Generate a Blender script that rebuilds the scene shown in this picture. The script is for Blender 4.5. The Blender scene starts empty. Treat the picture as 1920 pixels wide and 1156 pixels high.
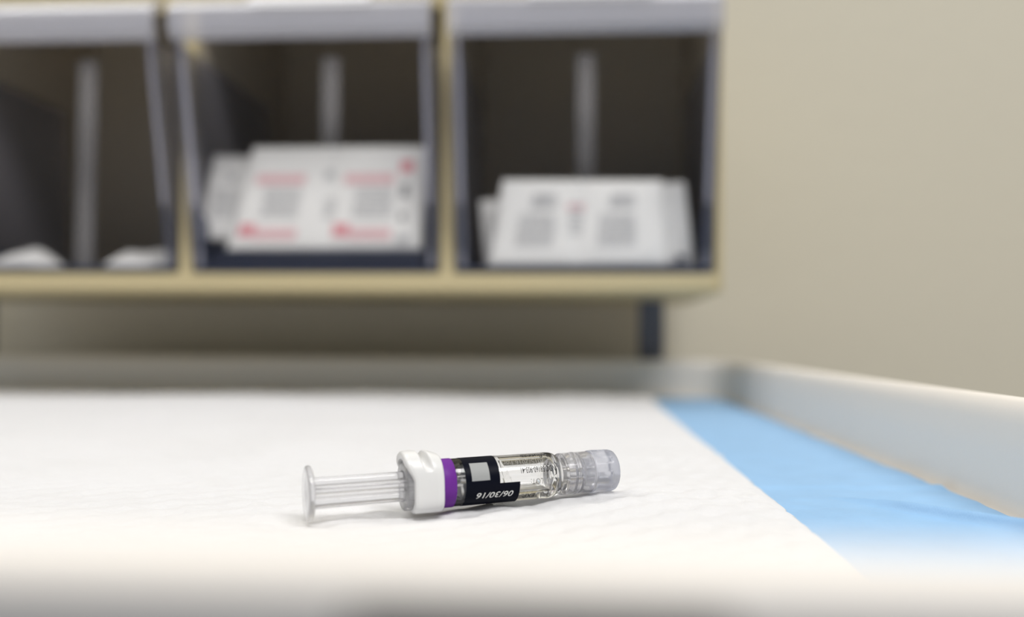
import bpy, bmesh, math, random
import numpy as np
from mathutils import Vector, Matrix, Euler

random.seed(7)
S = bpy.context.scene
C = S.collection
PI = math.pi
R = math.radians

# ------------------------------------------------------------------ camera
F_PX, CAM_H = 1768.0, 0.028
cam = bpy.data.cameras.new('camera')
cam_o = bpy.data.objects.new('camera', cam)
C.objects.link(cam_o)
cam.sensor_fit = 'HORIZONTAL'
cam.sensor_width = 36.0
cam.lens = F_PX / 1920.0 * 36.0
cam.clip_start = 0.002
cam.clip_end = 30
a, p, ro = R(4.04), math.atan(60 / F_PX), R(0.37)
f0 = Vector((-math.sin(a), math.cos(a), 0)); r0 = Vector((math.cos(a), math.sin(a), 0)); z0 = Vector((0, 0, 1))
fw = f0 * math.cos(p) + z0 * math.sin(p)
u1 = z0 * math.cos(p) - f0 * math.sin(p)
rt = r0 * math.cos(ro) + u1 * math.sin(ro)
up = u1 * math.cos(ro) - r0 * math.sin(ro)
M = Matrix((rt, up, -fw)).transposed().to_4x4()
M.translation = (0, 0, CAM_H)
cam_o.matrix_world = M
cam.dof.use_dof = True
cam.dof.focus_distance = 0.161
cam.dof.aperture_fstop = 7.6
S.camera = cam_o

# ------------------------------------------------------------------ light
W = bpy.data.worlds.new('room_air'); S.world = W
W.use_nodes = True
W.node_tree.nodes['Background'].inputs[0].default_value = (0.86, 0.91, 1.0, 1)
W.node_tree.nodes['Background'].inputs[1].default_value = 0.17


def area(name, loc, size, energy, target, col=(1, 1, 1)):
    l = bpy.data.lights.new(name, 'AREA')
    l.shape = 'RECTANGLE'; l.size, l.size_y = size
    l.energy = energy; l.color = col
    o = bpy.data.objects.new(name, l); C.objects.link(o)
    o.location = loc
    o.rotation_euler = (Vector(target) - Vector(loc)).to_track_quat('-Z', 'Y').to_euler()
    return o


area('ceiling_panel_light', (0.62, -0.62, 1.52), (1.2, 0.6), 33, (0.62, -0.62, 0), (1.0, 0.985, 0.968))
area('ceiling_panel_light', (-0.95, 0.42, 1.52), (1.2, 0.5), 16, (-0.95, 0.42, 0), (1.0, 0.985, 0.968))

S.view_settings.view_transform = 'Standard'
S.view_settings.look = 'None'
S.view_settings.exposure = 0.0
S.view_settings.gamma = 1.0
S.view_settings.use_curve_mapping = False
S.cycles.max_bounces = 16
S.cycles.transmission_bounces = 14
S.cycles.transparent_max_bounces = 24
S.cycles.diffuse_bounces = 5
S.cycles.use_denoising = True
S.cycles.use_adaptive_sampling = False
S.cycles.sample_clamp_indirect = 6.0


# ------------------------------------------------------------------ materials
def mat(name, col, rough=0.5, **kw):
    m = bpy.data.materials.new(name); m.use_nodes = True
    b = m.node_tree.nodes['Principled BSDF']
    b.inputs['Base Color'].default_value = (*col, 1)
    b.inputs['Roughness'].default_value = rough
    for k, v in kw.items():
        b.inputs[k.replace('_', ' ')].default_value = v
    return m


def noise_bump(m, scale, strength, dist, detail=4, vary=0.0):
    nt = m.node_tree; b = nt.nodes['Principled BSDF']
    tc = nt.nodes.new('ShaderNodeTexCoord')
    n = nt.nodes.new('ShaderNodeTexNoise')
    n.inputs['Scale'].default_value = scale; n.inputs['Detail'].default_value = detail
    nt.links.new(tc.outputs['Object'], n.inputs['Vector'])
    bp = nt.nodes.new('ShaderNodeBump')
    bp.inputs['Strength'].default_value = strength; bp.inputs['Distance'].default_value = dist
    nt.links.new(n.outputs['Fac'], bp.inputs['Height'])
    nt.links.new(bp.outputs['Normal'], b.inputs['Normal'])
    if vary:
        mx = nt.nodes.new('ShaderNodeMix'); mx.data_type = 'RGBA'
        c = b.inputs['Base Color'].default_value[:]
        mx.inputs['A'].default_value = tuple(max(0, v * (1 - vary)) for v in c[:3]) + (1,)
        mx.inputs['B'].default_value = tuple(min(1, v * (1 + vary)) for v in c[:3]) + (1,)
        n2 = nt.nodes.new('ShaderNodeTexNoise'); n2.inputs['Scale'].default_value = scale * 0.13
        nt.links.new(tc.outputs['Object'], n2.inputs['Vector'])
        nt.links.new(n2.outputs['Fac'], mx.inputs['Factor'])
        nt.links.new(mx.outputs['Result'], b.inputs['Base Color'])
    return m


def clear_sheet(name, tint, gloss=0.08, rough=0.12, haze=0.0, haze_col=(0.8, 0.82, 0.9)):
    """thin clear plastic: straight-through transmission, fresnel gloss, a little milky haze"""
    m = bpy.data.materials.new(name); m.use_nodes = True
    nt = m.node_tree; nt.nodes.clear()
    out = nt.nodes.new('ShaderNodeOutputMaterial')
    tr = nt.nodes.new('ShaderNodeBsdfTransparent'); tr.inputs[0].default_value = (*tint, 1)
    gl = nt.nodes.new('ShaderNodeBsdfGlossy'); gl.inputs['Roughness'].default_value = rough
    df = nt.nodes.new('ShaderNodeBsdfDiffuse'); df.inputs[0].default_value = (*haze_col, 1)
    fr = nt.nodes.new('ShaderNodeFresnel'); fr.inputs[0].default_value = 1.3
    m1 = nt.nodes.new('ShaderNodeMixShader'); m2 = nt.nodes.new('ShaderNodeMixShader')
    m1.inputs[0].default_value = haze
    nt.links.new(tr.outputs[0], m1.inputs[1]); nt.links.new(df.outputs[0], m1.inputs[2])
    mul = nt.nodes.new('ShaderNodeMath'); mul.operation = 'MULTIPLY'; mul.inputs[1].default_value = gloss / 0.05
    mul.use_clamp = True
    nt.links.new(fr.outputs[0], mul.inputs[0]); nt.links.new(mul.outputs[0], m2.inputs[0])
    nt.links.new(m1.outputs[0], m2.inputs[1]); nt.links.new(gl.outputs[0], m2.inputs[2])
    nt.links.new(m2.outputs[0], out.inputs[0])
    return m


def glass(name, col, rough=0.0, ior=1.5, diffuse=0.0, dcol=(0.9, 0.9, 0.93)):
    m = mat(name, col, rough, IOR=ior, Transmission_Weight=1.0)
    if diffuse:
        nt = m.node_tree; b = nt.nodes['Principled BSDF']; out = nt.nodes['Material Output']
        df = nt.nodes.new('ShaderNodeBsdfDiffuse'); df.inputs[0].default_value = (*dcol, 1)
        tl = nt.nodes.new('ShaderNodeBsdfTranslucent'); tl.inputs[0].default_value = (*dcol, 1)
        ad = nt.nodes.new('ShaderNodeMixShader'); ad.inputs[0].default_value = 0.5
        nt.links.new(df.outputs[0], ad.inputs[1]); nt.links.new(tl.outputs[0], ad.inputs[2])
        mx = nt.nodes.new('ShaderNodeMixShader'); mx.inputs[0].default_value = diffuse
        nt.links.new(b.outputs[0], mx.inputs[1]); nt.links.new(ad.outputs[0], mx.inputs[2])
        nt.links.new(mx.outputs[0], out.inputs[0])
    return m


M_WALL = noise_bump(mat('wall_paint', (0.745, 0.70, 0.575), 0.7), 90, 0.12, 0.002)
M_FLOOR = noise_bump(mat('floor_vinyl', (0.45, 0.43, 0.40), 0.5), 40, 0.05, 0.001, vary=0.1)
M_CEIL = mat('ceiling_paint', (0.8, 0.8, 0.78), 0.8)
M_TRAY = noise_bump(mat('cream_tray_plastic', (0.88, 0.835, 0.775), 0.42), 900, 0.1, 0.0002)
M_BAND = mat('added_band_grey', (0.34, 0.335, 0.335), 0.5)
M_BLOCK = mat('added_block_dark', (0.03, 0.03, 0.034), 0.5)
M_CART = mat('cart_body_grey', (0.45, 0.45, 0.46), 0.5)
M_PAD = noise_bump(mat('white_tissue', (0.695, 0.695, 0.71), 0.9), 2200, 0.35, 0.0003, detail=6)
M_BLUE = noise_bump(mat('blue_film', (0.28, 0.49, 0.75), 0.55), 900, 0.35, 0.0003, detail=5, vary=0.08)
M_CREAM = mat('cream_plastic', (0.66, 0.56, 0.33), 0.45)
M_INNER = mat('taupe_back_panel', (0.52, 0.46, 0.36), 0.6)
M_POST = mat('navy_grey_post', (0.135, 0.15, 0.20), 0.5)
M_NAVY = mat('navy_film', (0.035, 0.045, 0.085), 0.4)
M_BIN = clear_sheet('clear_bin_plastic', (0.994, 0.994, 0.996), 0.004, 0.15, 0.004)
M_EDGE = clear_sheet('clear_bin_edge', (0.9, 0.9, 0.93), 0.03, 0.2, 0.38, (0.74, 0.75, 0.88))
M_BINSIDE = clear_sheet('smoky_bin_plastic', (0.90, 0.90, 0.92), 0.03, 0.2, 0.14, (0.5, 0.5, 0.6))
M_BINLIP = clear_sheet('frosted_bin_lip', (0.85, 0.85, 0.88), 0.10, 0.25, 0.42, (0.92, 0.92, 1.0))
M_RIB = clear_sheet('frosted_rib', (0.85, 0.85, 0.88), 0.05, 0.3, 0.30, (0.62, 0.60, 0.60))
M_STRIP = mat('white_strip', (0.85, 0.85, 0.88), 0.6)
M_FOIL = mat('white_packet_paper', (0.91, 0.90, 0.88), 0.55)
M_RED = mat('red_print', (0.78, 0.32, 0.36), 0.6)
M_PINK = mat('pink_print', (0.82, 0.54, 0.56), 0.6)
M_GREY = mat('grey_print', (0.55, 0.55, 0.56), 0.6)
M_DGREY = mat('dark_grey_print', (0.28, 0.28, 0.29), 0.6)
M_WAD = mat('white_gauze', (0.82, 0.81, 0.80), 0.9)

M_CLEAR = glass('clear_rod_plastic', (0.985, 0.985, 1.0), 0.05, 1.40, 0.24, (0.95, 0.95, 0.97))
M_GLASS = glass('barrel_glass', (0.985, 0.985, 0.98), 0.0, 1.5)
M_LIQ = glass('clear_liquid', (1, 1, 0.99), 0.0, 1.35)
M_CAP = glass('translucent_cap_plastic', (0.985, 0.985, 1.0), 0.10, 1.38, 0.15, (0.93, 0.93, 0.97))
M_CAPTIP = glass('frosted_cap_plastic', (0.97, 0.975, 1.0), 0.2, 1.36, 0.38, (0.66, 0.68, 0.77))
M_NEEDLE = mat('grey_rubber', (0.30, 0.32, 0.37), 0.5)
M_COLLAR = mat('white_collar_plastic', (0.76, 0.76, 0.755), 0.3, Subsurface_Weight=0.0)
M_PURPLE = mat('purple_band', (0.15, 0.027, 0.28), 0.45, Specular_IOR_Level=0.15)
M_BLACK = mat('black_label_film', (0.004, 0.005, 0.011), 0.4, Specular_IOR_Level=0.06)
M_INK = mat('black_ink', (0.01, 0.01, 0.012), 0.6)
M_GINK = mat('grey_ink', (0.22, 0.21, 0.19), 0.6)
M_WINK = mat('white_ink', (0.85, 0.85, 0.83), 0.6)
M_FIELD = mat('pale_grey_ink', (0.33, 0.34, 0.34), 0.6)


# ------------------------------------------------------------------ helpers
def tag(o, label=None, cat=None, group=None, kind=None):
    if label: o['label'] = label
    if cat: o['category'] = cat
    if group: o['group'] = group
    if kind: o['kind'] = kind
    return o


def empty(name, loc=(0, 0, 0), rot=(0, 0, 0)):
    o = bpy.data.objects.new(name, None); C.objects.link(o)
    o.location = loc; o.rotation_euler = rot; o.empty_display_size = 0.01
    return o


def obj(name, me, m, parent=None, smooth=False):
    if isinstance(me, bmesh.types.BMesh):
        b = me; me = bpy.data.meshes.new(name); b.to_mesh(me); b.free()
    o = bpy.data.objects.new(name, me); C.objects.link(o)
    me.materials.clear(); me.materials.append(m)
    if parent: o.parent = parent
    if smooth:
        me.polygons.foreach_set('use_smooth', [True] * len(me.polygons))
    return o


def mesh(verts, faces):
    me = bpy.data.meshes.new('m'); me.from_pydata([tuple(v) for v in verts], [], faces); me.update()
    return me


def box(bm, x0, x1, y0, y1, z0, z1, bev=0.0, seg=2):
    t = bmesh.new()
    bmesh.ops.create_cube(t, size=1)
    for v in t.verts:
        v.co = ((x0 + x1) / 2 + v.co.x * (x1 - x0), (y0 + y1) / 2 + v.co.y * (y1 - y0), (z0 + z1) / 2 + v.co.z * (z1 - z0))
    if bev:
        bmesh.ops.bevel(t, geom=t.edges[:], offset=bev, segments=seg, affect='EDGES', profile=0.5)
    m = bpy.data.meshes.new('t'); t.to_mesh(m); t.free(); bm.from_mesh(m); bpy.data.meshes.remove(m)
    return bm


def prism_x(bm, poly, x0, x1):
    """polygon in (y,z) swept along x"""
    n = len(poly)
    va = [bm.verts.new((x0, y, z)) for y, z in poly]; vb = [bm.verts.new((x1, y, z)) for y, z in poly]
    fs = [bm.faces.new(va), bm.faces.new(vb[::-1])]
    for i in range(n):
        fs.append(bm.faces.new((va[i], vb[i], vb[(i + 1) % n], va[(i + 1) % n])))
    bmesh.ops.recalc_face_normals(bm, faces=fs)
    return bm


def lathe(profile, seg=64, rfun=None):
    """closed solid of revolution about local x; profile is (s, r) in mm from axis to axis; rfun(s,r,phi)->r"""
    V, F = [], []
    rings = []
    for s, r in profile:
        if r < 1e-6:
            rings.append([len(V)]); V.append((s * 1e-3, 0, 0))
        else:
            ring = []
            for k in range(seg):
                ph = 2 * PI * k / seg
                rr = rfun(s, r, ph) if rfun else r
                ring.append(len(V)); V.append((s * 1e-3, -rr * 1e-3 * math.cos(ph), rr * 1e-3 * math.sin(ph)))
            rings.append(ring)
    for A, B in zip(rings[:-1], rings[1:]):
        for k in range(seg):
            k2 = (k + 1) % seg
            if len(A) == 1 and len(B) == 1: continue
            if len(A) == 1: F.append((A[0], B[k2], B[k]))
            elif len(B) == 1: F.append((A[k], A[k2], B[0]))
            else: F.append((A[k], A[k2], B[k2], B[k]))
    me = mesh(V, F)
    b = bmesh.new(); b.from_mesh(me); bmesh.ops.recalc_face_normals(b, faces=b.faces[:]); b.to_mesh(me); b.free()
    return me


def auto_smooth(o, ang=35):
    me = o.data
    me.polygons.foreach_set('use_smooth', [True] * len(me.polygons))
    b = bmesh.new(); b.from_mesh(me)
    for e in b.edges:
        if len(e.link_faces) == 2 and e.calc_face_angle(0) > R(ang): e.smooth = False
    b.to_mesh(me); b.free()
    return o


# smooth value noise on numpy arrays
_rng = np.random.default_rng(3)
_tab = _rng.random((256, 256))


def vnoise(x, y):
    xi = np.floor(x).astype(int); yi = np.floor(y).astype(int)
    fx = x - xi; fy = y - yi
    fx = fx * fx * (3 - 2 * fx); fy = fy * fy * (3 - 2 * fy)
    g = lambda i, j: _tab[i % 256, j % 256]
    return (g(xi, yi) * (1 - fx) + g(xi + 1, yi) * fx) * (1 - fy) + (g(xi, yi + 1) * (1 - fx) + g(xi + 1, yi + 1) * fx) * fy - 0.5


# ------------------------------------------------------------------ setting
FLOOR_Z, CEIL_Z, WALL_Y = -0.95, 1.6, 0.60
b = box(bmesh.new(), -2.2, 2.2, -2.0, WALL_Y + 0.1, FLOOR_Z - 0.05, FLOOR_Z)
tag(obj('floor', b, M_FLOOR), kind='structure')
b = box(bmesh.new(), -2.2, 2.2, -2.0, WALL_Y + 0.1, CEIL_Z, CEIL_Z + 0.05)
tag(obj('ceiling', b, M_CEIL), kind='structure')
b = box(bmesh.new(), -2.2, 2.2, WALL_Y, WALL_Y + 0.1, FLOOR_Z, CEIL_Z)
tag(obj('wall_back', b, M_WALL), kind='structure')

# ------------------------------------------------------------------ cart with its rimmed tray top
TX0, TX1, TY0, TY1, TRAD = -0.55, 0.0757, 0.0478, 0.500, 0.022
cart = tag(empty('utility_cart', (0, 0.28, FLOOR_Z)), 'cream plastic cart with a raised rounded rim around the tray holding the pad', 'cart')


def rrect(off, n=10):
    x0, x1, y0, y1, r = TX0 - off, TX1 + off, TY0 - off, TY1 + off, TRAD + off
    out = []
    for cx, cy, a0 in ((x1 - r, y1 - r, 0), (x0 + r, y1 - r, 90), (x0 + r, y0 + r, 180), (x1 - r, y0 + r, 270)):
        for k in range(n + 1):
            t = R(a0 + 90 * k / n)
            out.append((cx + r * math.cos(t), cy + r * math.sin(t)))
    return out


prof = [(-0.0035, -0.0030), (-0.0018, -0.0024), (-0.0006, -0.0010), (0.0, 0.0012), (0.0003, 0.008), (0.0006, 0.0138), (0.0010, 0.0160), (0.0020, 0.0177), (0.0030, 0.0184),
        (0.0040, 0.0184), (0.0050, 0.0178), (0.0056, 0.0166), (0.0058, 0.0150)]
V, F = [], []
n0 = None
for off, z in prof:
    ring = rrect(off); n0 = len(ring)
    for x, y in ring: V.append((x, y - 0.28, z - FLOOR_Z))
for i in range(len(prof) - 1):
    for k in range(n0):
        k2 = (k + 1) % n0
        F.append((i * n0 + k, i * n0 + k2, (i + 1) * n0 + k2, (i + 1) * n0 + k))
rim = obj('raised_rim', mesh(V, F), M_TRAY, cart, True)
band = [(0.0048, 0.0160), (0.0056, 0.0168), (0.0066, 0.0164), (0.0072, 0.0150), (0.0074, 0.010), (0.0074, -0.018), (0.006, -0.0201), (0.0045, -0.0201)]  # band added round the rim to darken the blurred near edge
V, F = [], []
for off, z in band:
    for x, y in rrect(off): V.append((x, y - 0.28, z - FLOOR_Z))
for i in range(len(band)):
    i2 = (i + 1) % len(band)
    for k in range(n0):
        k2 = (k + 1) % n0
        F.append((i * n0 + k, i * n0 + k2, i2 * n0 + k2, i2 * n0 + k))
obj('added_edge_band', mesh(V, F), M_BAND, cart, True)['label'] = 'added grey edge band'
b = box(bmesh.new(), -0.0098, 0.0066, TY0 - 0.28 - 0.0088, TY0 - 0.28 - 0.0068, -0.006 - FLOOR_Z, 0.0166 - FLOOR_Z, 0.0006)  # dark block added to deepen the dark blur mid-front
obj('added_edge_block', b, M_BLOCK, cart)['label'] = 'added dark block on the front edge'
pts = rrect(-0.0030)
b = bmesh.new()
va = [b.verts.new((x, y - 0.28, -0.0030 - FLOOR_Z)) for x, y in pts]; vb = [b.verts.new((x, y - 0.28, -0.020 - FLOOR_Z)) for x, y in pts]
b.faces.new(va); b.faces.new(vb[::-1])
for k in range(len(pts)): b.faces.new((va[k], vb[k], vb[(k + 1) % len(pts)], va[(k + 1) % len(pts)]))
obj('tray_floor', b, M_TRAY, cart)
b = box(bmesh.new(), TX0 + 0.01, TX1 - 0.005, TY0 - 0.28 + 0.01, 0.57 - 0.28, 0.10, -0.0202 - FLOOR_Z, 0.006)
obj('cabinet', b, M_CART, cart)
for sx in (TX0 + 0.06, TX1 - 0.06):
    for sy in (TY0 - 0.28 + 0.06, 0.23):
        b = bmesh.new()
        bmesh.ops.create_cone(b, cap_ends=True, segments=24, radius1=0.045, radius2=0.045, depth=0.025,
                              matrix=Matrix.Translation((sx, sy, 0.045)) @ Matrix.Rotation(PI / 2, 4, 'Y'))
        box(b, sx - 0.02, sx + 0.02, sy - 0.02, sy + 0.02, 0.085, 0.101, 0.003)
        obj('caster', b, M_POST, cart)


# ------------------------------------------------------------------ underpad: blue backing, white absorbent top
def g2(x, y, cx, cy, sx, sy=None):
    sy = sy or sx
    return np.exp(-((x - cx) ** 2 / (2 * sx * sx) + (y - cy) ** 2 / (2 * sy * sy)))


def pad_lift(x, y):
    """large soft shape of the pad (metres)"""
    z = 0.00165 * g2(x, y, 0.012, 0.173, 0.017, 0.016)
    z = z - 0.00085 * g2(x, y, -0.0262, 0.1536, 0.0055) - 0.00080 * g2(x, y, -0.0424, 0.1452, 0.0045)
    z = z + 0.0030 * g2(x, y, -0.15, 0.40, 0.06, 0.025) + 0.0015 * g2(x, y, -0.33, 0.36, 0.07, 0.03)
    z = z + 0.0011 * vnoise(x * 22 + 5, y * 22 + 9) * np.clip((y - 0.19) * 12, 0, 1)
    z = z + 0.0007 * vnoise(x * 35 + 1, y * 35 + 2)
    return z


ang = R(37)
def emboss(x, y):
    wob = 0.0022 * vnoise(x * 70, y * 70)
    d1 = (-x * math.sin(ang) + y * math.cos(ang) + wob) / 0.0062
    d2 = (x * math.sin(R(52)) + y * math.cos(R(52)) + wob) / 0.0088
    w1 = 0.55 + 0.9 * vnoise(x * 45 + 20, y * 45)
    w2 = np.clip(0.55 + 6 * x + 0.8 * vnoise(x * 40 + 70, y * 40 + 8), 0.1, 1.1)
    e = 0.00034 * w1 * np.cos(2 * PI * d1) + 0.00027 * w2 * np.cos(2 * PI * d2)
    return e + 0.00035 * vnoise(x * 300, y * 300) + 0.00022 * vnoise(x * 800, y * 800)


def grid_mesh(xs, ys, fz, edge=None):
    X, Y = np.meshgrid(xs, ys)
    if edge: X, Y = edge(X, Y)
    Z = fz(X, Y)
    ny, nx = X.shape
    co = np.stack([X, Y, Z], -1).reshape(-1, 3)
    i = np.arange(ny * nx).reshape(ny, nx)
    q = np.stack([i[:-1, :-1], i[:-1, 1:], i[1:, 1:], i[1:, :-1]], -1).reshape(-1, 4)
    me = bpy.data.meshes.new('grid')
    me.vertices.add(len(co)); me.vertices.foreach_set('co', co.ravel())
    me.loops.add(q.size); me.loops.foreach_set('vertex_index', q.ravel())
    me.polygons.add(len(q)); me.polygons.foreach_set('loop_start', np.arange(0, q.size, 4)); me.polygons.foreach_set('loop_total', np.full(len(q), 4))
    me.update(calc_edges=True); me.validate()
    return me


pad = tag(empty('underpad', (0, 0, -0.002)), 'white quilted absorbent pad with a blue plastic border, spread over the tray top', 'pad')
WX1, WY0, WY1 = 0.0360, 0.0540, 0.462


def white_z(x, y):
    z = pad_lift(x, y) + emboss(x, y)
    r = (WX1 - x)
    e = np.clip(r / 0.004, 0, 1); e2 = np.clip((WY1 + 0.004 - y) / 0.012, 0, 1)
    z = z * e - 0.0012 * (1 - np.sqrt(1 - (1 - e) ** 2))
    # the back edge curls up a little, more on the right half where the sheet was folded
    lift = 0.0012 * np.clip((x + 0.19) / 0.02, 0, 1) + 0.0002
    z = z + lift * np.clip(1 - (WY1 - y) / 0.05, 0, 1) ** 2
    return z + 0.002 + 0.0


def round_corners(X, Y):
    rr = TRAD - 0.0028
    for cx, sx in ((TX1 - TRAD, 1), (TX0 + TRAD, -1)):
        for cy, sy in ((TY1 - TRAD, 1), (TY0 + TRAD, -1)):
            dx, dy = X - cx, Y - cy
            m = (dx * sx > 0) & (dy * sy > 0)
            d = np.hypot(dx, dy); k = np.where(m & (d > rr), rr / np.maximum(d, 1e-9), 1.0)
            X = cx + dx * k; Y = cy + dy * k
    return X, Y


def white_edge(X, Y):
    e = np.clip((X - (WX1 - 0.02)) / 0.02, 0, 1)
    j = 0.0016 * vnoise(Y * 130, Y * 0 + 3) + 0.0012 * vnoise(Y * 420, Y * 0 + 11) + 0.0030 * vnoise(Y * 28, Y * 0 + 5)
    X = X + e * j
    e = np.clip((Y - (WY1 - 0.02)) / 0.02, 0, 1)
    j = 0.002 * vnoise(X * 30, X * 0 + 7) + 0.004 * (X < -0.176)
    Y = Y + e * j
    return round_corners(X, Y)


xs = np.concatenate([np.linspace(-0.545, -0.16, 120, endpoint=False), np.linspace(-0.16, -0.09, 90, endpoint=False), np.linspace(-0.09, WX1, 330)])
ys = np.concatenate([np.linspace(WY0, 0.115, 60, endpoint=False), np.linspace(0.115, 0.235, 300, endpoint=False), np.linspace(0.235, WY1, 200)])
me = grid_mesh(xs, ys, white_z, white_edge)
w = obj('absorbent_sheet', me, M_PAD, pad, True)
w['label'] = 'white embossed tissue sheet'
sol = w.modifiers.new('thickness', 'SOLIDIFY'); sol.thickness = 0.0006; sol.offset = -1


def seg_dist(x, y, ax, ay, bx, by):
    dx, dy = bx - ax, by - ay
    t = np.clip(((x - ax) * dx + (y - ay) * dy) / (dx * dx + dy * dy), 0, 1)
    return np.hypot(x - ax - t * dx, y - ay - t * dy), t


def blue_z(x, y):
    z = 0.00055 * vnoise(x * 60 + 3, y * 60 + 8) + 0.0002 * vnoise(x * 250, y * 250)
    d, t = seg_dist(x, y, 0.047, 0.1815, 0.0735, 0.1475)
    z = z + 0.0019 * np.exp(-(d / 0.0009) ** 2) * np.clip(t * 2.2 + 0.1, 0, 1)
    d, t = seg_dist(x, y, 0.036, 0.192, 0.077, 0.198)
    z = z + 0.0007 * np.exp(-(d / 0.003) ** 2)
    under = np.clip((WX1 - 0.001 - x) / 0.004, 0, 1)
    z = z * (1 - under)
    return z + 0.0009 - 0.0004 * under


xs = np.concatenate([np.linspace(-0.545, 0.03, 60, endpoint=False), np.linspace(0.03, 0.0733, 130)])
ys = np.concatenate([np.linspace(0.0515, 0.115, 50, endpoint=False), np.linspace(0.115, 0.23, 260, endpoint=False), np.linspace(0.23, 0.494, 140)])
me = grid_mesh(xs, ys, blue_z, round_corners)
w = obj('backing_sheet', me, M_BLUE, pad, True)
w['label'] = 'light blue plastic backing sheet'

# ------------------------------------------------------------------ syringe
SYR = empty('syringe', (-0.0424, 0.1454, 0.0039), Euler((0, R(-1.526), R(25.04)), 'XYZ'))
tag(SYR, 'small prefilled glass syringe with black label and purple band lying on white pad', 'syringe')

# plunger: disc, four-finned rod
pl = [(0.25, 0), (0.12, 2.2), (0.0, 3.6), (0.05, 4.1), (0.22, 4.32), (0.5, 4.37), (0.8, 4.28), (0.95, 4.0), (1.0, 2.6), (1.0, 0)]
auto_smooth(obj('thumb_disc', lathe(pl, 72), M_CLEAR, SYR))


def fin_r(s, r, ph):
    c = abs(math.cos(2 * (ph - R(22)))) ** 1.0
    return r * (0.42 + 0.58 * max(0.0, (c - 0.45) / 0.55) ** 0.8)


rod = [(1.02, 0)] + [(1.02 + 0.02, 2.75), (1.6, 2.5), (4, 2.45), (8, 2.45), (12, 2.45), (19, 2.45), (25.8, 2.45), (25.85, 0)]
auto_smooth(obj('plunger_rod', lathe(rod, 96, fin_r), M_CLEAR, SYR), 50)
st = [(25.9, 0), (25.95, 3.0), (26.2, 3.16), (26.6, 2.9), (27.0, 3.16), (28.0, 2.9), (29.0, 3.16), (30.0, 2.9), (30.6, 0)]
auto_smooth(obj('rubber_stopper', lathe(st, 48), M_NEEDLE, SYR), 60)


# white clip-on finger collar: rounded block with a groove across its top
def collar_mesh():
    V, F = [], []
    ns, na = 40, 128
    ctrl = [(15.2, .86), (15.25, .93), (15.5, .98), (16.0, 1.0), (20.2, 1.0), (21.1, .985), (21.35, .95), (21.45, .90)]
    ss = np.concatenate([np.linspace(15.2, 16.0, 10, endpoint=False), np.linspace(16.0, 20.4, 26, endpoint=False), np.linspace(20.4, 21.45, 10)])
    sc = np.interp(ss, [c[0] for c in ctrl], [c[1] for c in ctrl])
    inner = 2.6
    rings = []

    def ring(s, fn):
        r_ = []
        for k in range(na):
            ph = 2 * PI * k / na
            wv = 1 - min(1, max(0, (math.sin(ph) - 0.25) / 0.65)); wv = wv * wv * (3 - 2 * wv)
            s2 = s + 1.25 * wv * max(0, min(1, (20.4 - s) / 5.2)) if s < 20.4 else s
            r_.append(len(V)); y, z = fn(ph); V.append((s2 * 1e-3, y * 1e-3, z * 1e-3))
        rings.append(r_)

    def outer(s, k):
        def fn(ph):
            c, sn = math.cos(ph), math.sin(ph)
            if sn >= 0:
                aW, bH, e = 4.55, 5.7, 2.4
            else:
                aW, bH, e = 4.55, 4.25, 4.2
            r = (abs(c / aW) ** e + abs(sn / bH) ** e) ** (-1 / e)
            # shoulders fall on the needle side, saddle groove near the top
            x = (s - 15.2) / 5.85
            top = max(0, sn) ** 3
            r *= 1 - 0.10 * top * max(0, x - 0.62) / 0.38
            g = math.exp(-((s - 18.35 - 0.5 * c) / 0.62) ** 4)
            if sn > 0:
                r -= 1.9 * g * max(0.0, min(1.0, (sn - 0.55) / 0.3)) ** 1.0
            return (-r * k * c, r * k * sn)
        return fn
    rec = lambda k: (lambda ph: (-4.12 * k * math.cos(ph), (4.4 if math.sin(ph) > 0 else 3.95) * k * math.sin(ph)))
    ring(17.4, lambda ph: (-inner * math.cos(ph), inner * math.sin(ph)))
    ring(17.2, rec(0.97))
    ring(15.35, rec(1.0))
    for s, k in zip(ss, sc): ring(s, outer(s, k))
    ring(21.46, lambda ph: (-3.85 * math.cos(ph), 3.85 * math.sin(ph)))
    ring(20.0, lambda ph: (-3.6 * math.cos(ph), 3.6 * math.sin(ph)))
    ring(17.4, lambda ph: (-inner * math.cos(ph), inner * math.sin(ph)))
    for A, B in zip(rings[:-1], rings[1:]):
        for k in range(na):
            k2 = (k + 1) % na
            F.append((A[k], A[k2], B[k2], B[k]))
    me = mesh(V, F)
    b = bmesh.new(); b.from_mesh(me); bmesh.ops.remove_doubles(b, verts=b.verts[:], dist=1e-7)
    bmesh.ops.recalc_face_normals(b, faces=b.faces[:]); b.to_mesh(me); b.free()
    return me


auto_smooth(obj('finger_collar', collar_mesh(), M_COLLAR, SYR), 60)
pr = [(20.0, 0), (20.0, 3.93), (20.1, 3.97), (23.5, 3.97), (23.62, 3.93), (23.62, 3.86), (23.5, 3.86), (23.5, 0)]


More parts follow.
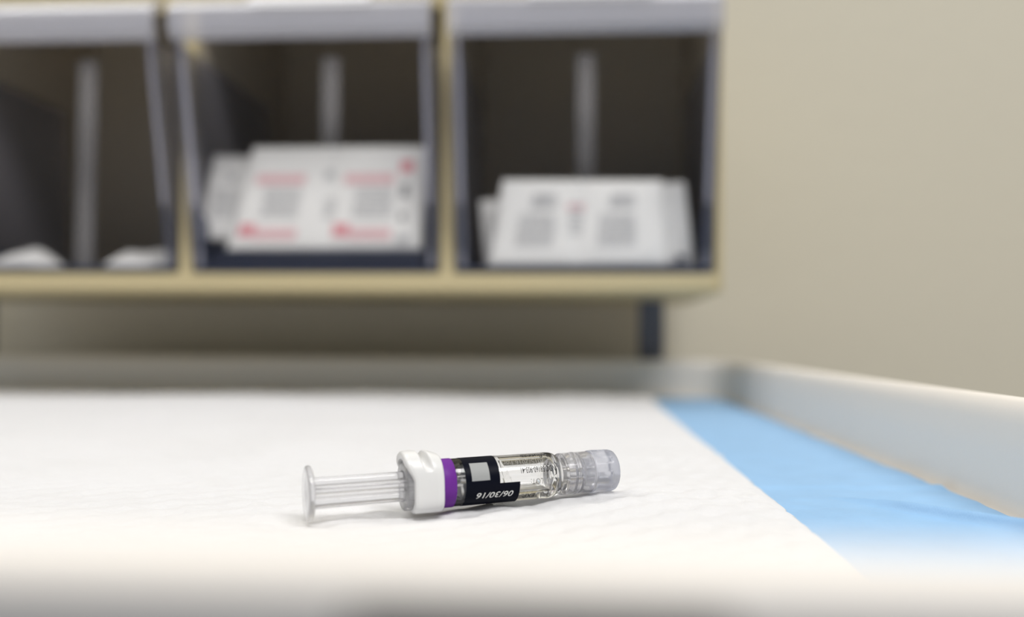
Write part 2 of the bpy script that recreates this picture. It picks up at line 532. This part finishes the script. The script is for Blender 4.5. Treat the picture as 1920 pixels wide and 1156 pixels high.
def tube(name, s0, s1, r_in, r_out, m, parent, seg=96):
    V, F = [], []
    prof_ = [(s0, r_in), (s0, r_out - 0.04), (s0 + 0.04, r_out), (s1 - 0.04, r_out), (s1, r_out - 0.04), (s1, r_in)]
    for s, r in prof_:
        for k in range(seg):
            ph = 2 * PI * k / seg
            V.append((s * 1e-3, -r * 1e-3 * math.cos(ph), r * 1e-3 * math.sin(ph)))
    n = len(prof_)
    for i in range(n):
        for k in range(seg):
            k2 = (k + 1) % seg; j = (i + 1) % n
            F.append((i * seg + k, i * seg + k2, j * seg + k2, j * seg + k))
    b = bmesh.new(); me = mesh(V, F); b.from_mesh(me); bmesh.ops.recalc_face_normals(b, faces=b.faces[:]); b.to_mesh(me); b.free()
    return auto_smooth(obj(name, me, m, parent), 50)


tube('glass_flange', 15.6, 17.0, 2.6, 3.95, M_CLEAR, SYR)
tube('purple_band', 20.6, 23.6, 3.91, 4.0, M_PURPLE, SYR)

# glass barrel (thick tube that closes down to a neck)
bar = [(21.2, 3.25), (21.2, 3.75), (21.4, 3.9), (30, 3.9), (40.6, 3.9), (41.3, 3.84), (41.9, 3.66), (42.4, 3.35), (42.75, 2.9), (43.0, 2.5), (43.4, 2.3), (44.4, 2.2), (49.0, 2.0),
       (49.0, 0.5), (43.2, 0.5), (42.6, 0.9), (42.0, 2.2), (41.5, 2.85), (40.8, 3.2), (40.2, 3.25), (30, 3.25)]
V, F = [], []
seg = 96
for s, r in bar:
    for k in range(seg):
        ph = 2 * PI * k / seg
        V.append((s * 1e-3, -r * 1e-3 * math.cos(ph), r * 1e-3 * math.sin(ph)))
for i in range(len(bar)):
    j = (i + 1) % len(bar)
    for k in range(seg):
        k2 = (k + 1) % seg
        F.append((i * seg + k, i * seg + k2, j * seg + k2, j * seg + k))
me = mesh(V, F)
b = bmesh.new(); b.from_mesh(me); bmesh.ops.recalc_face_normals(b, faces=b.faces[:]); b.to_mesh(me); b.free()
barrel = auto_smooth(obj('glass_barrel', me, M_GLASS, SYR), 40)


# liquid: fills the bore up to a level line, a long air bubble above it
def liquid_mesh():
    prof_ = [(30.7, 0), (30.7, 3.0), (30.8, 3.3), (32.0, 3.3), (34, 3.3), (36, 3.3), (38, 3.3), (40.1, 3.3), (40.8, 3.24), (41.5, 2.9), (42.0, 2.25), (42.6, 0.95), (42.7, 0)]

    def lv(s):   # level height of the liquid (mm above the axis)
        t = min(1, max(0, (s - 31.5) / 3.0)); t2 = min(1, max(0, (41.2 - s) / 1.2))
        return 3.4 - (3.4 + 1.9) * (t * t * (3 - 2 * t)) * (t2 * t2 * (3 - 2 * t2))
    me = lathe(prof_, 72)
    b = bmesh.new(); b.from_mesh(me)
    bmesh.ops.subdivide_edges(b, edges=[e for e in b.edges if abs(e.verts[0].co.x - e.verts[1].co.x) > 1e-3], cuts=3)
    for v in b.verts:
        h = lv(v.co.x * 1e3) * 1e-3
        if v.co.z > h: v.co.z = h
    b.to_mesh(me); b.free()
    return me


auto_smooth(obj('liquid', liquid_mesh(), M_LIQ, SYR), 50)


# labels -------------------------------------------------------------
def patch(s0, s1, p0, p1, r, ns=8, npz=60, th=0.03):
    """thin curved patch with thickness on the barrel, angles in degrees"""
    V, F = [], []
    for rr in (r, r + th):
        for i in range(ns + 1):
            for k in range(npz + 1):
                ph = R(p0 + (p1 - p0) * k / npz); s = s0 + (s1 - s0) * i / ns
                V.append((s * 1e-3, -rr * 1e-3 * math.cos(ph), rr * 1e-3 * math.sin(ph)))
    n = (ns + 1) * (npz + 1); W_ = npz + 1
    for i in range(ns):
        for k in range(npz):
            q = (i * W_ + k, i * W_ + k + 1, (i + 1) * W_ + k + 1, (i + 1) * W_ + k)
            F.append(tuple(v + n for v in q)); F.append(q[::-1])
    edge = [i * W_ for i in range(ns + 1)], [i * W_ + npz for i in range(ns + 1)], list(range(W_)), [ns * W_ + k for k in range(W_)]
    for e in edge:
        for x, y in zip(e[:-1], e[1:]): F.append((x, y, y + n, x + n))
    return V, F


def join_vf(*vf):
    V, F = [], []
    for v, f in vf:
        o_ = len(V); V += v; F += [tuple(i + o_ for i in q) for q in f]
    me = mesh(V, F)
    b = bmesh.new(); b.from_mesh(me); bmesh.ops.recalc_face_normals(b, faces=b.faces[:]); b.to_mesh(me); b.free()
    return me


LR = 3.91
lab = auto_smooth(obj('black_label', join_vf(patch(25.1, 31.0, -172, 172, LR, 6, 120), patch(31.0, 34.5, -75, -1, LR, 6, 40)), M_BLACK, SYR), 40)
obj('blank_print_field', join_vf(patch(26.15, 29.25, 8, 55, LR + 0.035, 4, 24, 0.01)), M_FIELD, lab)


def wrap_text(name, txt, s_start, phi_c, cap, width, m, parent, lift=0.06, shear=0.0, bold=0.0):
    """lettering printed round the barrel: runs from the needle end towards the plunger, tops pointing down"""
    cu = bpy.data.curves.new('t', 'FONT'); cu.body = txt; cu.size = 1.0; cu.resolution_u = 3
    cu.shear = shear; cu.offset = bold
    to = bpy.data.objects.new('t', cu); C.objects.link(to)
    bpy.context.view_layer.update()
    dg = bpy.context.evaluated_depsgraph_get()
    me = bpy.data.meshes.new_from_object(to.evaluated_get(dg))
    C.objects.unlink(to); bpy.data.objects.remove(to); bpy.data.curves.remove(cu)
    xs_ = [v.co.x for v in me.vertices]
    x0, x1 = min(xs_), max(xs_)
    capu = 0.69
    b_ = bmesh.new(); b_.from_mesh(me)
    bmesh.ops.triangulate(b_, faces=b_.faces[:])
    long = [e for e in b_.edges if e.calc_length() > 0.3]
    if long: bmesh.ops.subdivide_edges(b_, edges=long, cuts=2)
    rr = LR + 0.03 + lift
    for v in b_.verts:
        s = s_start - (v.co.x - x0) / (x1 - x0) * width
        ph = R(phi_c) - (v.co.y / capu - 0.5) * cap / rr
        v.co = (s * 1e-3, -rr * 1e-3 * math.cos(ph), rr * 1e-3 * math.sin(ph))
    b_.to_mesh(me); b_.free()
    return obj(name, me, m, parent)


wrap_text('printed_text', '06/30/16', 33.4, -30, 1.12, 6.4, M_WINK, lab, 0.04, 0.25, 0.006)
wrap_text('printed_text', 'Influenza', 40.4, 67, 1.25, 4.8, M_INK, barrel, 0.04, 0, 0.008)
wrap_text('printed_text', '2015/2016 For', 39.4, 47, 0.95, 7.4, M_GINK, barrel, 0.04)
wrap_text('printed_text', 'NDC 58160-903-41', 41.0, 25, 1.0, 6.2, M_INK, barrel, 0.04, 0, 0.006)
wrap_text('printed_text', 'LOT:', 38.6, -4, 0.95, 2.2, M_GINK, barrel, 0.04)
wrap_text('printed_text', 'EXP:', 37.4, -43, 1.05, 2.3, M_INK, barrel, 0.04, 0.1, 0.006)

# needle-end cap: clear threaded adapter, frosted ribbed tip cap
ad = [(43.0, 0.0), (43.0, 2.6), (43.05, 3.3), (43.25, 3.55), (46, 3.55), (48.6, 3.55), (48.7, 3.5), (48.7, 2.95), (47.5, 2.9), (46.9, 2.6), (46.3, 2.9), (45.7, 2.6), (45.1, 2.9), (44.5, 2.6),
      (44.1, 2.6), (44.0, 0.0)]
auto_smooth(obj('luer_adapter', lathe(ad, 72), M_CAP, SYR), 40)


def grip(s, r, ph):
    if s < 49.2 or s > 52.0: return r
    c = math.cos(ph * 9)
    return r - 0.10 * (1 if c > 0.25 else 0)


tip = [(47.2, 0), (47.2, 2.2), (48.75, 2.4), (48.75, 3.55), (48.85, 3.68), (49.15, 3.70), (49.25, 3.72), (51.9, 3.64), (52.05, 3.68), (52.7, 3.62), (53.2, 3.45), (53.5, 3.1), (53.6, 2.6), (53.6, 0)]
tc = auto_smooth(obj('tip_cap', lathe(tip, 144, grip), M_CAPTIP, SYR), 40)
ring = tube('thread_ring', 45.6, 45.85, 3.54, 3.62, M_CAP, SYR)

# ------------------------------------------------------------------ rack of tip-out bins behind the tray
rack = tag(empty('bin_rack', (-0.12, 0.50, -0.020)), 'cream plastic rack holding clear tip-out bins on grey posts behind the tray', 'rack')
RO = Vector((-0.12, 0.50, -0.020))


def part(name, fn, m, parent, origin, smooth=False):
    b_ = bmesh.new(); fn(b_)
    bmesh.ops.translate(b_, verts=b_.verts[:], vec=-Vector(origin))
    return obj(name, b_, m, parent)


RY0, RY1, RZ0, RZ1 = 0.430, 0.575, 0.0505, 0.240
XL, XR = -0.3600, 0.0630
part('bottom_shelf', lambda b_: box(b_, XL, XR, RY0, RY1, RZ0, 0.0592, 0.0018), M_CREAM, rack, RO)
part('top_panel', lambda b_: box(b_, XL, XR, RY0 + 0.004, RY1, RZ1 - 0.008, RZ1, 0.0018), M_CREAM, rack, RO)
part('light_block_panel', lambda b_: box(b_, XL, XR, RY0 + 0.002, RY0 + 0.0065, 0.1835, RZ1 - 0.0075, 0.0012), M_CREAM, rack, RO)  # unseen panel added to block light from the bin interiors
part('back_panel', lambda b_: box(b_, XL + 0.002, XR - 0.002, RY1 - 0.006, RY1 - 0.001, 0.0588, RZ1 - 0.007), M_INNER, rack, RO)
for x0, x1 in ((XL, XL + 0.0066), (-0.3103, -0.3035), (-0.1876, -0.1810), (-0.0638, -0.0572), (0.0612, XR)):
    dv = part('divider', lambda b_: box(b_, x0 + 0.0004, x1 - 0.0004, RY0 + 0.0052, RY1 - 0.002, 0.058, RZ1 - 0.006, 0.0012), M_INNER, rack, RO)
    part('front_trim', lambda b_: box(b_, x0, x1, RY0, RY0 + 0.0055, 0.058, RZ1 - 0.006, 0.0012), M_CREAM, dv, RO)
for x0, x1 in ((XL - 0.0018, XL + 0.0002), (XR - 0.0002, XR + 0.0018)):
    part('end_panel', lambda b_: box(b_, x0, x1, RY0 + 0.0005, RY1, RZ0, RZ1, 0.0008), M_CREAM, rack, RO)
for x0 in (0.0336, -0.3570):
    part('support_post', lambda b_: box(b_, x0, x0 + 0.0132, 0.522, 0.536, -0.0202, RZ0 + 0.001, 0.0012), M_POST, rack, RO)

bins = [(-0.3030, -0.1881, 'leftmost clear bin, nearly empty with white wads on its floor'),
        (-0.1805, -0.0643, 'middle clear bin holding packets with red and grey print'),
        (-0.0567, 0.0607, 'rightmost clear bin holding packets with grey print only')]
ZB, ZT = 0.0595, 0.1600
YF = lambda z: 0.4275 - 0.0262 * (z - ZB) / (ZT - ZB)      # slanted front
for x0, x1, lb in bins:
    o3 = ((x0 + x1) / 2, 0.48, ZB)
    bn = tag(empty('storage_bin', o3), lb, 'bin', 'clear tip-out bins in the rack')
    T = 0.0022
    part('front_panel', lambda b_: prism_x(b_, [(YF(ZB), ZB), (YF(ZT), ZT), (YF(ZT) + T, ZT), (YF(ZB) + T, ZB)], x0, x1), M_BIN, bn, o3)
    for sx in (x0, x1 - T):
        part('side_panel', lambda b_: prism_x(b_, [(YF(ZB) + T, ZB), (YF(ZT) + T, ZT), (0.530, ZT), (0.540, ZB)], sx, sx + T), M_BINSIDE, bn, o3)
    for sx in (x0 + T, x1 - 2 * T):
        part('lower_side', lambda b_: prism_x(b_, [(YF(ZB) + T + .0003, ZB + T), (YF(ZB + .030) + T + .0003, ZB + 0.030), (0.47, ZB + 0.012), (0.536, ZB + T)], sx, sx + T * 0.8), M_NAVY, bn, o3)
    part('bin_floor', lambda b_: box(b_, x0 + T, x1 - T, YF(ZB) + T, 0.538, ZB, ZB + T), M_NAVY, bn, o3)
    part('back_wall', lambda b_: prism_x(b_, [(0.536, ZB + T), (0.528, ZT), (0.530, ZT), (0.538, ZB + T)], x0 + T, x1 - T), M_BIN, bn, o3)
    xm = (x0 + x1) / 2 + 0.001
    part('divider_slot', lambda b_: (box(b_, xm - 0.0044, xm + 0.0044, 0.4490, 0.4520, ZB + (0.0105 if x0 < -0.1 and x0 > -0.2 else T), ZT + 0.006, 0.0008)), M_RIB, bn, o3)
    for ex in (x0 + 0.0001, x1 - 0.0046):
        part('front_edge', lambda b_: prism_x(b_, [(YF(ZB) + T + .0002, ZB + T), (YF(ZT) + T + .0002, ZT), (YF(ZT) + T + .0012, ZT), (YF(ZB) + T + .0012, ZB + T)], ex + T * (ex < x0 + .001), ex + 0.0045 - T * (ex > x0 + .001)), M_EDGE, bn, o3)
    h = part('handle_lip', lambda b_: prism_x(b_, [(YF(ZT) - .0005, ZT), (YF(ZT) - 0.0035, ZT + 0.003), (YF(ZT) - 0.0040, ZT + 0.0125), (YF(ZT) - 0.002, ZT + 0.0150), (YF(ZT) + 0.008, ZT + 0.0210),
                                            (YF(ZT) + 0.008, ZT + 0.0190), (YF(ZT) + .0005, ZT + 0.0125), (YF(ZT) + T, ZT)], x0, x1), M_BINLIP, bn, o3)
    if x0 > -0.2:
        cx = (x0 + x1) / 2 + 0.004
        cd = part('lip_strip', lambda b_: prism_x(b_, [(YF(ZT) - 0.0021, ZT + 0.0155), (YF(ZT) + 0.0077, ZT + 0.0215), (YF(ZT) + 0.0077, ZT + 0.0212), (YF(ZT) - 0.0021, ZT + 0.0152)], cx - 0.028, cx + 0.026), M_STRIP, h, o3)  # plain white strip along the top of the lip
        cd['label'] = 'white strip'


# ------------------------------------------------------------------ packets
def packet(name, label, corners, y_bot, y_top, bulge, prints, seed=0, pouches=2, m=M_FOIL):
    """crimped paper packet standing in a bin: four (x,z) corners tl,tr,br,bl; leaning between y_bot and y_top"""
    (tlx, tlz), (trx, trz), (brx, brz), (blx, blz) = corners
    rnd = random.Random(seed)
    ph1, ph2 = rnd.random() * 6, rnd.random() * 6
    org = Vector(((blx + brx) / 2, y_bot, min(blz, brz)))

    def P(u, v, side, lift=0.0):
        x = (tlx * (1 - u) + trx * u) * v + (blx * (1 - u) + brx * u) * (1 - v)
        z = (tlz * (1 - u) + trz * u) * v + (blz * (1 - u) + brz * u) * (1 - v)
        y = y_bot + (y_top - y_bot) * v + 0.0006 * math.sin(5 * u + ph1) * math.sin(3.0 * v + ph2)
        uu = (u * pouches) % 1.0 if u < 1 else 1.0
        eu = min(1, min(uu, 1 - uu) / 0.16); ev = min(1, min(v, 1 - v) / 0.18)
        th = bulge * (math.sin(eu * PI / 2) * math.sin(ev * PI / 2)) + 0.00025
        th *= 1 + 0.1 * math.sin(17 * u + ph2) * math.sin(11 * v + ph1)
        return Vector((x, y + side * th + (-lift if side < 0 else lift), z)) - org
    nu, nv = 40, 22
    V, F = [], []
    for side in (-1, 1):
        for i in range(nv + 1):
            for k in range(nu + 1): V.append(P(k / nu, i / nv, side))
    n = (nu + 1) * (nv + 1); w_ = nu + 1
    for i in range(nv):
        for k in range(nu):
            q = (i * w_ + k, i * w_ + k + 1, (i + 1) * w_ + k + 1, (i + 1) * w_ + k)
            F.append(q); F.append(tuple(v + n for v in q[::-1]))
    for e in ([i * w_ for i in range(nv + 1)], [i * w_ + nu for i in range(nv + 1)], list(range(w_)), [nv * w_ + k for k in range(w_)]):
        for x, y in zip(e[:-1], e[1:]): F.append((x, y, y + n, x + n))
    me_ = mesh(V, F); bb = bmesh.new(); bb.from_mesh(me_); bmesh.ops.recalc_face_normals(bb, faces=bb.faces[:]); bb.to_mesh(me_); bb.free()
    root = empty(name, org)
    tag(root, label, 'packet')
    body = obj('packet_body', me_, m, root, True)
    # prints grouped by colour
    by = {}
    for i_, (u0, u1, v0, v1, mm, nm) in enumerate(prints): by.setdefault((mm.name, nm) if nm == 'printed_text' else (i_, nm), []).append((u0, u1, v0, v1, mm))
    for (mn, nm), L in by.items():
        V, F = [], []
        for u0, u1, v0, v1, mm in L:
            ku = max(2, int((u1 - u0) * 40)); kv = max(1, int((v1 - v0) * 24))
            o_ = len(V)
            for i in range(kv + 1):
                for k in range(ku + 1): V.append(P(u0 + (u1 - u0) * k / ku, v0 + (v1 - v0) * i / kv, -1, 0.00035))
            for i in range(kv):
                for k in range(ku):
                    q = o_ + i * (ku + 1) + k; F.append((q, q + 1, q + ku + 2, q + ku + 1))
        po = obj(nm, mesh(V, F), L[0][4], root)
        if len(L) > 1: po['kind'] = 'stuff'
    return root


def lines(u0, u1, vt, vb, n, m, seed, nm='printed_text', fill=0.55):
    rnd = random.Random(seed); out = []
    for i in range(n):
        v = vt + (vb - vt) * (i + 0.5) / n; h = abs(vt - vb) / n * fill / 2
        u = u0 + rnd.random() * 0.02
        while u < u1 - 0.008:
            wl = rnd.uniform(0.012, 0.045); e = min(u1 - rnd.random() * 0.01, u + wl)
            if e > u + 0.004: out.append((u, e, v - h, v + h, m, nm))
            u += wl + 0.006
    return out


pA = []
for k, off in enumerate((0.0, 0.50)):
    pA += [(0.07 + off * .98, 0.345 + off * .98, 0.63, 0.725, M_PINK, 'red_heading')]
    pA += lines(0.13 + off * .98, 0.345 + off * .98, 0.60, 0.30, 6, M_GREY, 3 + k)
    pA += [(0.045 + off * .98, 0.13 + off * .98, 0.125, 0.245, M_RED, 'red_heading'), (0.13 + off * .98, 0.35 + off * .98, 0.10, 0.20, M_PINK, 'red_heading')]
    if k: pA += lines(0.47, 0.53, 0.5, 0.30, 4, M_GREY, 31) + [(0.45, 0.50, 0.68, 0.76, M_GREY, 'printed_text')]
pA += [(0.862, 0.935, 0.74, 0.855, M_RED, 'red_heading'), (0.875, 0.915, 0.50, 0.63, M_DGREY, 'printed_text'), (0.878, 0.905, 0.27, 0.35, M_DGREY, 'printed_text'), (0.872, 0.93, 0.05, 0.14, M_GREY, 'printed_text')]
packet('wipe_packet', 'front white double packet with red headings leaning in the middle bin', [(-0.1549, 0.1193), (-0.0712, 0.1188), (-0.0728, 0.0700), (-0.1655, 0.0697)], 0.4325, 0.4365, 0.0012, pA, 1)
packet('wipe_packet', 'white packet standing behind the red-print packet, its left end showing', [(-0.1765, 0.1168), (-0.092, 0.1135), (-0.096, 0.0705), (-0.1828, 0.0755)], 0.4390, 0.4430, 0.0012,
       [(0.12, 0.16, 0.68, 0.78, M_GREY, 'printed_text')] + lines(0.05, 0.2, 0.6, 0.25, 6, M_GREY, 8), 2)
for k, (dz, dx, lbl) in enumerate(((0.0, 0.0, 'lower dark blue flat packet lying on the floor of the middle bin'), (0.0042, 0.003, 'upper dark blue flat packet lying under the red-print packet'))):
    root = tag(empty('flat_packet', (-0.122 + dx, 0.4525, 0.0618 + dz)), lbl, 'packet')
    bm_ = bmesh.new(); box(bm_, -0.052, 0.050, -0.021, 0.021, 0, 0.0036, 0.0014, 3)
    obj('packet_body', bm_, M_NAVY, root)
    bm_ = bmesh.new(); box(bm_, -0.054, 0.052, -0.0225, 0.0225, 0.0016, 0.0021, 0.0002, 1)
    obj('crimped_edge', bm_, M_NAVY, root)

pC = []
for off in (0.0, 0.47):
    pC += lines(0.20 + off, 0.36 + off, 0.84, 0.66, 4, M_GREY, 5, fill=0.7)
    pC += lines(0.13 + off, 0.36 + off, 0.60, 0.22, 8, M_GREY, 6)
pC += lines(0.44, 0.52, 0.75, 0.35, 6, M_GREY, 9) + [(0.42, 0.52, 0.64, 0.72, M_PINK, 'red_heading')]
packet('wipe_packet', 'front white packet with rows of grey print leaning in the right bin', [(-0.0357, 0.1027), (0.0385, 0.1022), (0.0405, 0.0625), (-0.0418, 0.0622)], 0.4325, 0.4360, 0.0012, pC, 4)
packet('wipe_packet', 'white packet behind the grey-print packet, its right end showing', [(0.0050, 0.1000), (0.0492, 0.1026), (0.0532, 0.0622), (0.008, 0.0665)], 0.4385, 0.4420, 0.0010,
       [(0.83, 0.93, 0.05, 0.13, M_NAVY, 'painted_notch')], 5, 1)  # dark notch between the packets, painted on as a patch
packet('wipe_packet', 'small white packet end poking out left behind the grey-print packet', [(-0.0474, 0.0945), (-0.0085, 0.0980), (-0.0065, 0.0625), (-0.0440, 0.0622)], 0.4440, 0.4470, 0.0010,
       lines(0.10, 0.18, 0.7, 0.35, 4, M_GREY, 12), 6, 1)


# white soft wads on the floor of the left bin
def wad(cx, cy, rx, ry, h, seed, label):
    rnd = np.random.default_rng(seed)
    root = tag(empty('gauze_wad', (cx, cy, 0.0617)), label, 'gauze', None)
    n, m_ = 40, 12
    V, F = [(0, 0, 0.0)], []
    ks = rnd.random(8) * 6
    for i in range(1, m_ + 1):
        t = i / m_
        for k in range(n):
            a_ = 2 * PI * k / n
            wv = 1 + 0.08 * math.sin(3 * a_ + ks[0]) + 0.05 * math.sin(5 * a_ + ks[1])
            z = h * (1 - t ** 2.2) * (1 + 0.25 * math.sin(4 * t * math.cos(a_) + ks[2]) + 0.2 * math.sin(5 * t * math.sin(a_) + ks[3]))
            V.append((rx * t * wv * math.cos(a_), ry * t * wv * math.sin(a_), max(0.0003, z)))
    V[0] = (0, 0, h * (1 + 0.25 * math.sin(ks[2]) + 0.2 * math.sin(ks[3])))
    for k in range(n): F.append((0, 1 + k, 1 + (k + 1) % n))
    for i in range(m_ - 1):
        for k in range(n):
            a0, a1 = 1 + i * n + k, 1 + i * n + (k + 1) % n
            F.append((a0, a0 + n, a1 + n, a1))
    F.append(tuple(1 + (m_ - 1) * n + k for k in range(n))[::-1])
    obj('folded_gauze', mesh(V, F), M_WAD, root, True)


wad(-0.2735, 0.449, 0.0215, 0.015, 0.0085, 1, 'white gauze wad at the left on the floor of the leftmost bin')
wad(-0.2135, 0.449, 0.0195, 0.015, 0.0095, 2, 'white gauze wad at the right on the floor of the leftmost bin')
